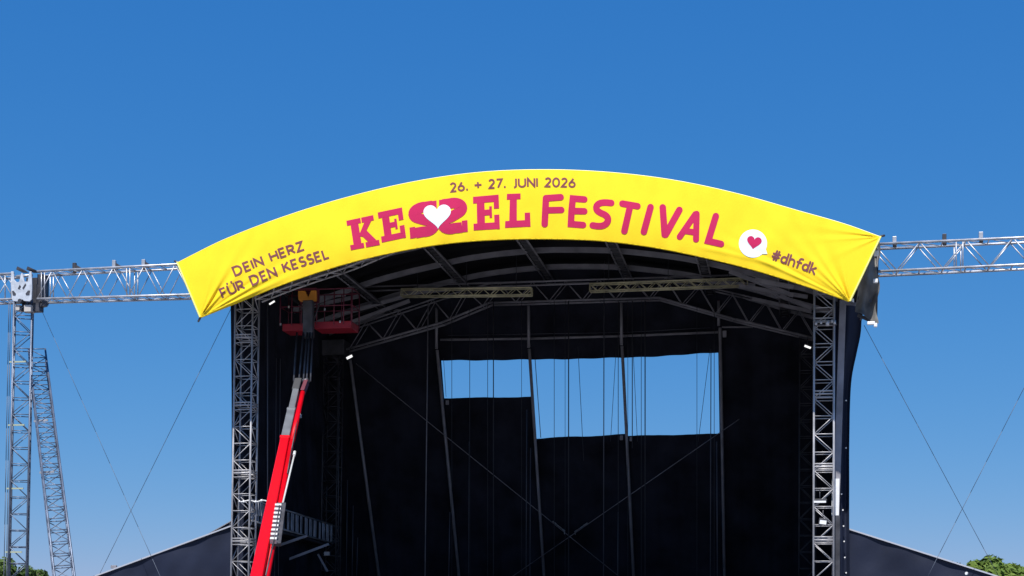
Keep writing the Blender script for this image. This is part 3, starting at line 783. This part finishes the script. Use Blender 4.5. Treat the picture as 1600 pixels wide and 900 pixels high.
MB().prism([A0-Vector((0, 0, .72)), A1-Vector((0, 0, .72)), A1-Vector((.8, 0, .72)), A0-Vector((.8, 0, .72))], (0, 0, -.08)).build('deck', DARKST, cw)
st = MB()
st.beam(W(390, 868, 4.6), W(480, 837, 5), .08, .09); st.beam(W(392, 896, 5.6), W(514, 850, 6.5), .08, .09); st.beam(W(497, 866, 7), W(512, 893, 7), .05, .07)
st.build('strut', STEEL, cw)
MB().box(tuple(W(511, 865, 7)-Vector((.1, .05, .07))), tuple(W(511, 865, 7)+Vector((.1, .05, .07)))).build('junction_box', ALUD, cw)
# a pale bundle sitting across the left tower
bd = thing('cable_bundle', tuple(W(385, 782, .1)), 'pale bundled straps lying across the left front tower', 'straps')
mb = MB(); prev = None
for k in range(15):
    x = 373+k*3.1; p = W(x, 783+1.2*math.sin(k*.9), -.36+.02*k)
    if prev is not None: mb.tube(prev, p, .022+.02*(k % 3 == 0), 6)
    prev = p
mb.build('strap', WHITE, bd)
mb = MB()
for x in (400, 404, 407): mb.beam(W(x, 784, .6), W(x+1.5, 806, .6), .03, .06)
mb.build('hanging_tail', ALUD, bd)

# ------------------------------------------------------------------ boom lift
RED = mat('lift_red_paint', (0.60, 0.002, 0.011), 0.38, 0, .10, 1.5, spec=.12)
DRED = mat('lift_red_rail', (0.11, 0.012, 0.03), 0.5, 0, .2, 4)
GREYP = mat('lift_grey_paint', (0.145, 0.155, 0.17), 0.45, .2, .25, 2)
ORG = mat('orange_plastic', (0.62, 0.24, 0.03), .5, 0, .1, 6)
P0 = W(403, 900, -11.0); P1 = W(445.5, 690, -4.2); P2 = W(455.5, 645, -2.6); P3 = W(462.5, 613, -1.4)
base = P0+(P0-P1).normalized()*4.6
root = thing('boom_lift', (base.x, base.y-1, 0), 'red telescopic boom lift reaching up into the left of the stage', 'boom lift')
# chassis below the picture
bx, by = base.x, base.y-1.0
MB().box((bx-1.1, by-2.2, .55), (bx+1.1, by+1.6, 1.15)).build('chassis', DARKST, root, .06)
MB().box((bx-1.0, by-2.0, 1.2), (bx+1.0, by+.9, 2.0)).build('turntable', RED, root, .08)
for sx in (-1, 1):
    for y in (by-1.5, by+1.1):
        wl = MB().tube((bx+sx*1.0, y, .5), (bx+sx*1.35, y, .5), .5, 24).build('wheel', DARKST, root)
        MB().tube((bx+sx*1.36, y, .5), (bx+sx*1.38, y, .5), .26, 16).build('rim', GREYP, wl)
up = Vector((0, 0, 1))
dirb = (P1-P0).normalized(); side = dirb.cross(up).normalized()
bm = MB().beam(base, P1, .34, .46, up, .26, .36).build('outer_boom', RED, root, .03)
MB().beam(P1-dirb*.12, P1+dirb*.05, .30, .40, up).build('boom_collar', RED, root, .02)
d2 = (P2-P1).normalized()
MB().beam(P1, P2, .25, .33, up).build('boom_section', GREYP, root, .02)
MB().beam(P2, P3, .20, .28, up).build('boom_section', GREYP, root, .02)
MB().beam(P2-d2*.1, P2+d2*.04, .27, .35, up).build('boom_collar', GREYP, root, .015)
# lower cylinder and its tubes run along the right flank
q0 = W(428, 905, -10.6); q1 = W(456, 690, -4.3); q2 = W(473, 613, -1.4)
MB().tube(W(411, 930, -11.6), q1, .085, 14, .08).build('lift_cylinder', RED, root)
MB().tube(q1, q2, .085, 14, .075).build('lift_cylinder', RED, root)
MB().box(tuple(W(467, 650, -2.7)-Vector((.07, .07, .06))), tuple(W(467, 650, -2.7)+Vector((.07, .07, .06)))).build('cylinder_eye', ALU, root, .01)
MB().beam(P3, W(467, 596, -1.0), 0.24, .30, up).build('boom_head', mat('boom_head_black', (.02, .022, .028), .6), root, .02)
MB().beam(q2, W(479, 597, -1.0), .13, .2, up).build('link', DRED, root, .01)
MB().tube(W(472, 597, -.9), W(482, 594, -.9), .09, 10).build('pivot_pin', DARKST, root)
# energy chain
ch = MB(); e0, e1 = W(427, 846, -9.9), W(435.5, 787, -8.2)
for k in range(9):
    a = e0.lerp(e1, k/9); b = e0.lerp(e1, (k+.48)/9); ch.beam(a, b, .17, .14)
ch.build('energy_chain', mat('pale_grey_plastic', (.52, .52, .5), .6), root)
ch2 = MB().beam(e0-Vector((-.03, -.14, .08)), e1+Vector((.03, .14, 0)), .24, .10).build('chain_tray', DARKST, root)
hb = MB(); hb.tube(W(441, 790, -8.0), W(459.5, 712, -5.7), .026, 6); hb.tube(W(459.5, 712, -5.7), W(460.5, 706, -5.5), .045, 6); hb.build('steel_pipe', MATS['pale_grey_plastic'], root)
MB().path([W(415, 900, -11.7), W(428, 846, -10.0), W(437, 790, -8.4)], .022, 6).build('hose', DARKST, root); MB().path([W(449, 740, -6.2), W(456, 700, -4.9), W(468, 640, -2.5)], .018, 6).build('hose', DARKST, root)
# jib up to the basket
YJ = -.2
j = MB()
for (x0, x1) in ((459, 461), (467, 471), (474, 477), (479, 481), (485, 486)):
    j.tube(W(x0, 596, -.9), W(x1+3, 520, YJ+.6), .032, 6)
j.build('jib', DARKST, root)
MB().beam(W(482, 528, .5), W(482, 470, .5), .34, .22, Vector((0, 1, 0))).build('jib_head', DARKST, root, .02)
# basket
BYa, BYb = .9, 1.75
def bp(x, y, back=False): return W(x, y, BYa)+(Vector((0, BYb-BYa, 0)) if back else Vector((0, 0, 0)))
tr1 = MB(); a, b = bp(441, 517), bp(476, 505); tr1.box((a.x, BYa, a.z), (b.x, BYb, b.z)); 
tr1.build('floor_tray', mat('basket_red', (.28, .008, .022), .6, 0, .15, 3), root, .02)
a, b = bp(491, 514), bp(549, 501); MB().box((a.x, BYa, a.z), (b.x, BYb, b.z)).build('floor_tray', MATS['basket_red'], root, .02)
rl = MB()
zt = bp(495, 452).z; zm = bp(495, 478).z; zb = bp(495, 508).z
xs = [bp(x, 480).x for x in (438, 456, 471, 495, 522, 537, 550)]
for y in (BYa, BYb):
    for z in (zt, zm): rl.tube((xs[0], y, z), (xs[-1], y, z), .022, 6)
    for x in xs: rl.tube((x, y, zb), (x, y, zt), .02, 6)
for x in (xs[0], xs[-1]):
    for z in (zt, zm): rl.tube((x, BYa, z), (x, BYb, z), .022, 6)
rl.build('guard_rail', DRED, root)
# orange control cover with its V notch
c0 = bp(481, 463); sx = 1/48
oc = MB(); Yf = BYa-.12
def oq(x, y): return Vector((c0.x+(x-481)*sx, Yf, c0.z-(y-463)*sx))
out1 = [oq(466, 455), oq(478, 455), oq(483.5, 466), oq(488, 455), oq(496.5, 455), oq(497, 470), oq(496, 472), oq(470, 472), oq(467, 469)]
oc.prism([p for p in out1], (0, .14, 0)); oc.build('control_cover', ORG, root, .01)
MB().box((oq(467, 0).x, Yf+.16, oq(0, 473).z), (oq(498, 0).x, Yf+.3, oq(0, 451).z)).build('control_box', DRED, root)
MB().box(tuple(oq(467, 454.4)), tuple(oq(497, 451)+Vector((0, .12, 0)))).build('cover_lip', DRED, root)
for x, y in ((532, 503), (508, 484), (452, 480), (439, 507)):
    p = bp(x, y)-Vector((0, .06, 0)); MB().box((p.x-.03, p.y, p.z-.04), (p.x+.03, p.y+.03, p.z+.04)).build('reflector', ALU, root, .01)
P_ = [bp(472+ (k*.9), 478+k*2.6+3*math.sin(k*1.1)) - Vector((0, .1, 0)) for k in range(16)]
MB().path(P_, .02, 6).build('hose', DARKST, root); MB().path([bp(500-k*.8, 476+k*2.4)-Vector((0, .08, 0)) for k in range(12)], .025, 6).build('hose', DARKST, root)

# ------------------------------------------------------------------ side wings
def wing(sgn, name, p_hi, p_lo, label, Y=1.2):
    a = W(*p_hi, Y); d = W(*p_lo, Y); sl = (d.z-a.z)/(d.x-a.x)
    xe = d.x+sgn*2.2; e = Vector((xe, Y, d.z+sl*(xe-d.x)))
    t = thing(name, ((a.x+e.x)/2, Y, 0), label, 'side wing', 'black side wings of the stage')
    D = 7.0
    def front(u, v):
        x = a.x+(e.x-a.x)*u; z = a.z+(e.z-a.z)*u; return (x, Y+.04*math.sin(x*1.7)*(1-v)+.018*math.sin(x*3.3+v*9)-.015*math.sin(v*19+x*1.3)+.008*math.sin(x*6.1-v*23), z*v)
    f = MB().grid(front if sgn > 0 else (lambda u, v: front(1-u, v)), 120, 60)
    f.build('front_sheet', NAVY, t)
    MB().prism([a+Vector((0, .10, -.03)), e+Vector((0, .10, -.03)), e+Vector((0, D, -.03)), a+Vector((0, D, -.03))], (0, 0, .05)).build('roof_sheet', NAVY, t)
    MB().beam(a+Vector((0, .0, .0)), e, .14, .045).build('edge_trim', mat('grey_white_trim', (.42, .44, .50), .5), t)
    MB().prism([Vector((e.x, Y+.1, .0)), Vector((e.x, Y+D, .0)), Vector((e.x, Y+D, e.z-.05)), Vector((e.x, Y+.1, e.z-.05))], (.05*sgn, 0, 0)).build('end_sheet', NAVY, t)
    return t
wing(-1, 'side_wing', (362, 822), (150, 900), 'black side wing sloping down to the left below the guy wires')
wing(1, 'side_wing', (1327, 827), (1556, 900), 'black side wing sloping down to the right towards the far tree')
a = W(362, 814, 5.0); b = W(325, 835, 5.0); t = thing('awning', tuple(a), 'small black awning corner behind the left side wing', 'awning')
MB().prism([a, b, b+Vector((0, 0, -.6)), a+Vector((0, 0, -.9))], (0, 2, 0)).build('sheet', NAVY, t)
MB().beam(a, b, .08, .03).build('edge_trim', STEEL, t)
for x, y in ((180, 885), (113*1.0, 897)):
    pass
# lit little knob on the left wing edge, and studs on the right one
wk = MB(); p = W(178, 886, 1.2); wk.box((p.x-.1, p.y-.05, p.z-.05), (p.x+.1, p.y+.05, p.z+.06)); tag(wk.build('clamp', STEEL, None, .01), 'small grey clamp on the sloping edge of the left side wing', 'clamp')
wk = MB(); p = W(1510, 896, 1.1); wk.tube(p, p+Vector((0, -.04, 0)), .05, 8); tag(wk.build('eyelet', WHITE), 'single pale eyelet low on the right side wing', 'eyelet')

# ------------------------------------------------------------------ PA truss and towers
YP = -.6
def beam_truss(xa, ya, xb_, yb_, label, y2a, y2b, brk, ext=None, name='speaker_truss', mats=ALU, vert=(), bay=.54):
    a0, b0 = W(xa, ya, YP), W(xb_, yb_, YP); a1, b1 = W(xa, y2a, YP), W(xb_, y2b, YP)
    t = thing(name, tuple((a0+b0)/2), label, 'truss', 'level trusses beside the stage')
    dy = Vector((0, .62, 0))
    for q in (a0, a1):
        e = b0 if q is a0 else b1
        for o_ in (Vector(), dy): MB().tube(q+o_, e+o_, .038, 8).build('chord', mats, t)
    L = MB(); n = max(2, round((b0-a0).length/bay)); 
    for k in range(n):
        f0, f1 = k/n, (k+1)/n
        for o_ in (Vector(), dy):
            if k % 2: L.tube(a0.lerp(b0, f0)+o_, a1.lerp(b1, f1)+o_, .017, 6)
            else: L.tube(a1.lerp(b1, f0)+o_, a0.lerp(b0, f1)+o_, .017, 6)
        for (p_, q_) in ((a0, b0), (a1, b1)):
            L.tube(p_.lerp(q_, f0), p_.lerp(q_, f0)+dy, .02, 6); L.tube(p_.lerp(q_, f0), p_.lerp(q_, f1)+dy, .016, 5)
    for f in vert:
        for o_ in (Vector(), dy):
            for s_ in (-.004, .004): L.tube(a0.lerp(b0, f+s_*2)+o_, a1.lerp(b1, f+s_*2)+o_, .02, 6)
    L.build('lacing', mats, t)
    return t
tk = beam_truss(58, 424, 372, 408, 'silver lattice truss from the white tower head to the left corner of the banner', 467, 458, None, vert=(.03, .46, .98))
beam_truss(-560, 461, 22, 427, 'silver lattice truss running out of the picture left of the white tower head', 491, 467, None, vert=(.985,))
beam_truss(1330, 383, 2000, 353, 'silver lattice truss from the right corner of the banner out of the picture', 426, 394, None, vert=(.262,), bay=.66)
# fittings standing on the trusses
def fitting(x, y, h, lean, mt, label, dark=True):
    p = W(x, y, YP+.3); t = thing('truss_fitting', tuple(p), label, 'bracket', 'brackets standing on the level trusses')
    MB().box((p.x-.05, p.y-.05, p.z-.05), (p.x+.07, p.y+.05, p.z+h)).build('upright', mt, t, .01)
    if lean:
        MB().prism([p+Vector((.06, -.04, .16)), p+Vector((.30, -.04, .02)), p+Vector((.30, -.04, -.05)), p+Vector((.0, -.04, -.05))], (0, .08, 0)).build('gusset', DARKST, t)
    MB().tube(p+Vector((.02, 0, -.12)), p+Vector((.02, 0, .02)), .06, 8).build('coupler', DARKST, t)
fitting(116, 421, .22, True, DARKST, 'dark bracket on the left truss, nearest to the white tower head')
fitting(178, 418, .24, True, ALU, 'pale bracket in the middle of the left truss')
fitting(224, 416, .22, True, ALU, 'pale bracket on the left truss, nearest to the banner')
fitting(1397, 380, .20, False, ALU, 'pale upright bracket on the right truss beside the banner corner')
fitting(1475, 377, .22, False, DARKST, 'dark upright bracket on the right truss')
fitting(1532, 373, .20, False, ALU, 'pale upright bracket on the right truss, farthest from the banner')
# tower under the left truss
ta, tb = W(37, 470, YP+.3), W(28, 900, YP+.3)
dd = (tb-ta)/(tb.z-ta.z); tg = ta+dd*(0.2-ta.z)
pt = thing('speaker_tower', (tg.x, tg.y, 0), 'tall slim lattice tower with a white sleeve head at the left edge', 'truss tower')
ca_, sn_ = math.cos(R(24)), math.sin(R(24))
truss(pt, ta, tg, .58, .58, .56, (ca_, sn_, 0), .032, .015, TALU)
ln = MB()
for k in range(3, 18, 3):
    p = ta.lerp(tg, k/18)
    ln.beam(p+Vector((-.3, -.32, 0)), p+Vector((.3, -.32, 0)), .03, .05)
ln.build('section_band', mat('pale_green_band', (.38, .42, .30), .6), pt)
MB().box((tg.x-.9, tg.y-.9, 0), (tg.x+.9, tg.y+.9, .2)).build('base_frame', DARKST, pt, .02)
hd = W(38, 445, YP-.12)
# white sleeve plate with cut-outs: built from pieces round the holes
def hq(x, y, d=0): return W(x, y, YP-.12)+Vector((0, d, 0))
pl = MB()
outline = [(17, 424), (21, 424), (22, 437), (26, 441), (30, 440), (33, 427), (35, 427), (38, 440), (43, 440), (46, 424), (49, 424), (50, 450), (49, 468), (46, 471), (37, 470), (36, 468), (29, 468), (28, 471), (20, 470), (18, 466)]
pl.prism([hq(x, y) for x, y in outline], (0, .05, 0))
pl.build('sleeve_plate', mat('galvanised_plate', (.50, .54, .60), .55, .1, .2, 5), pt, .006)
pk = MB()
for poly in ([(19, 455), (21, 454), (25, 459), (24, 462), (20, 461)], [(47, 454), (44, 454), (40, 459), (41, 461), (46, 461)], [(28, 451), (31, 445), (33, 448), (31, 450), (32, 452)], [(35, 450), (40, 443), (41, 445), (37, 452)]):
    pk.prism([hq(x, y, -.012) for x, y in poly], (0, .01, 0))
pk.build('plate_slot', DARKST, pt)
MB().tube(hq(31, 470, -.02), hq(31, 470, .3), .07, 14).build('guide_wheel', DARKST, pt)
MB().tube(hq(24, 431, .1), hq(48, 429, .1), .05, 8).build('axle', ALU, pt)
bk = MB()
a, b = hq(21, 470), hq(55, 424); bk.box((b.x-.12, YP+.25, a.z), (b.x+.06, YP+.75, b.z)); bk.box((a.x, YP+.7, a.z), (b.x, YP+.76, b.z))
bk.build('sleeve_frame', DARKST, pt, .01)
for x0, x1 in ((25, 34), (41, 54)):
    MB().prism([W(x0, 421, YP), W(x0+2, 416, YP), W(x1, 421, YP)], (0, .5, 0)).build('top_pulley_guard', DARKST, pt)
hp = MB()
for x0, x1, y0, y1 in ((21.5, 28, 475, 484), (35, 46, 475, 486)): 
    a, b = hq(x0, y1, .1), hq(x1, y0, .1); hp.box((a.x, a.y, a.z), (b.x, a.y+.3, b.z))
hp.build('lower_sleeve', mat('beige_grey', (.5, .47, .44), .6), pt, .01)
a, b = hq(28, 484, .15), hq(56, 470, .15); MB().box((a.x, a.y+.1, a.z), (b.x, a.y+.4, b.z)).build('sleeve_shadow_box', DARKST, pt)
mb = MB(); mb.beam(hq(55, 474, .4), hq(63, 472, .4), .2, .1); mb.build('outrigger_lug', DARKST, pt)

# leaning brace tower
ba, bb = W(58, 556, 1.5), W(100, 900, -6.0)
dd = (bb-ba)/(bb.z-ba.z); bgd = ba+dd*(.15-ba.z)
br = thing('brace_tower', (bgd.x, bgd.y, 0), 'leaning lattice brace standing beside the tall left tower', 'truss tower')
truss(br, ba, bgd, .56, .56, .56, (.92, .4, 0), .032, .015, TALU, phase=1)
kk = MB()
for py in (660, 740):
    p = W(58+(py-556)*.122, py, 1.5-(py-556)*.0218); kk.beam(p+Vector((-.25, -.3, 0)), p+Vector((.25, -.3, .03)), .03, .07)
kk.build('section_band', ALU, br)
MB().box((bgd.x-.6, bgd.y-.6, 0), (bgd.x+.6, bgd.y+.6, .15)).build('base_plate', DARKST, br)

# ------------------------------------------------------------------ guy wires
def guy(x0, y0, Y0, x1, y1, Y1, r, label, mt=WIRE, sag=0.0):
    a, b = W(x0, y0, Y0), W(x1, y1, Y1); d = (b-a)
    e = a+d*((.0-a.z)/d.z) if d.z < -.5 else b
    mb = MB(); n = 12; P = []
    for k in range(n+1):
        t = k/n; p = a.lerp(e, t); p.z -= sag*4*t*(1-t); P.append(p)
    mb.path(P, r, 5); o = mb.build('guy_wire', mt); tag(o, label, 'cable', 'wires staying the towers')
guy(364, 476, .9, 160, 888, 3.5, .009, 'guy wire falling from the left end of the roof to the lower left')
guy(62, 478, -.2, 250, 900, .3, .0075, 'guy wire falling from the white tower head to the lower right')
guy(1350, 508, .4, 1545, 872, 4.0, .0085, 'guy wire falling from the right end of the roof to the lower right')
guy(1640, 528, -1, 1450, 900, .2, .0085, 'guy wire entering at the right edge and falling to the lower left')
for d_, lab in ((0, 'upright cable left of the tall left tower, outer of the pair'), (4, 'upright cable left of the tall left tower, inner of the pair')):
    guy(14+d_*.6, 470, -.6, 6+d_, 900, -.6, .013, lab)

# ------------------------------------------------------------------ trees
def leafmat(name, c1, c2):
    return mat(name, c1, .7, 0, 0, .8, col2=c2, spec=.2, trans=.25)
LM = [leafmat('leaf_dark', (.045, .085, .020), (.10, .155, .035)), leafmat('leaf_bright', (.09, .16, .028), (.18, .25, .05))]
BARK = mat('bark', (.09, .07, .05), .9, 0, .4, 3, .6, 12)
def tree(x, y, h, wd, n, lm, label, seed):
    rnd = random.Random(seed)
    t = thing('broadleaf_tree', (x, y, 0), label, 'tree', 'trees beyond the stage')
    tk_ = MB(); p = Vector((x, y, 0)); q = Vector((x+rnd.uniform(-.3, .3), y, h*.35)); tk_.tube(p, q, .35, 10, .25); tips = []
    for k in range(9):
        a = rnd.uniform(0, 6.28); rr = wd*.36*rnd.uniform(.4, 1); e = Vector((x+math.cos(a)*rr, y+math.sin(a)*rr, h*rnd.uniform(.5, .9)))
        m_ = q.lerp(e, .5)+Vector((0, 0, .3)); tk_.tube(q, m_, .16, 7, .10); tk_.tube(m_, e, .10, 6, .03); tips.append(e)
    tk_.build('trunk', BARK, t)
    cl = []
    for k in range(46):
        a = rnd.uniform(0, 6.28); el = rnd.uniform(-.5, 1.4); rr = rnd.uniform(.5, 1)
        cl.append((Vector((x+math.cos(a)*math.cos(el)*rr*wd*.42, y+math.sin(a)*math.cos(el)*rr*wd*.42, h*.60+math.sin(el)*rr*h*.34)), rnd.uniform(.7, 1.5)*wd*.085))
    lf = MB()
    for k in range(n):
        c, r_ = rnd.choice(cl); v = Vector((rnd.gauss(0, 1), rnd.gauss(0, 1), rnd.gauss(0, .8))); v = v.normalized()*r_*rnd.uniform(.55, 1.05)
        p = c+v; nn = (v.normalized()+Vector((rnd.uniform(-.7, .7), rnd.uniform(-.7, .7), rnd.uniform(-.2, .9)))).normalized()
        a = nn.cross(Vector((rnd.random(), rnd.random(), rnd.random()))).normalized(); b = nn.cross(a); s_ = rnd.uniform(.09, .20); i = len(lf.v)
        lf.v += [p-a*s_*1.5, p+b*s_*.7, p+a*s_*1.5, p-b*s_*.7]; lf.face((i, i+1, i+2, i+3))
    lf.build('crown', lm, t)
def tp(px, dist): d = ray(px, 950); k = dist/d.y; return CAM.x+d.x*k, CAM.y+dist
for px, dist, h, wd, lm, lab, n in ((10, 95, 6.6, 7.0, LM[0], 'dark round tree behind the foot of the tall left tower', 16000),
                             (52, 100, 6.4, 5.0, LM[0], 'lower dark tree right of the tall left tower', 11000),
                             (121, 120, 6.4, 2.6, LM[0], 'tip of a small far tree between the brace and the left wing', 4000),
                             (1537, 90, 6.5, 7.4, LM[1], 'bright green tree above the low end of the right wing', 16000),
                             (1592, 96, 6.6, 6.5, LM[1], 'bright green tree at the right edge of the picture', 14000)):
    X, Y = tp(px, dist); tree(X, Y, h, wd, n, lm, lab, int(px))
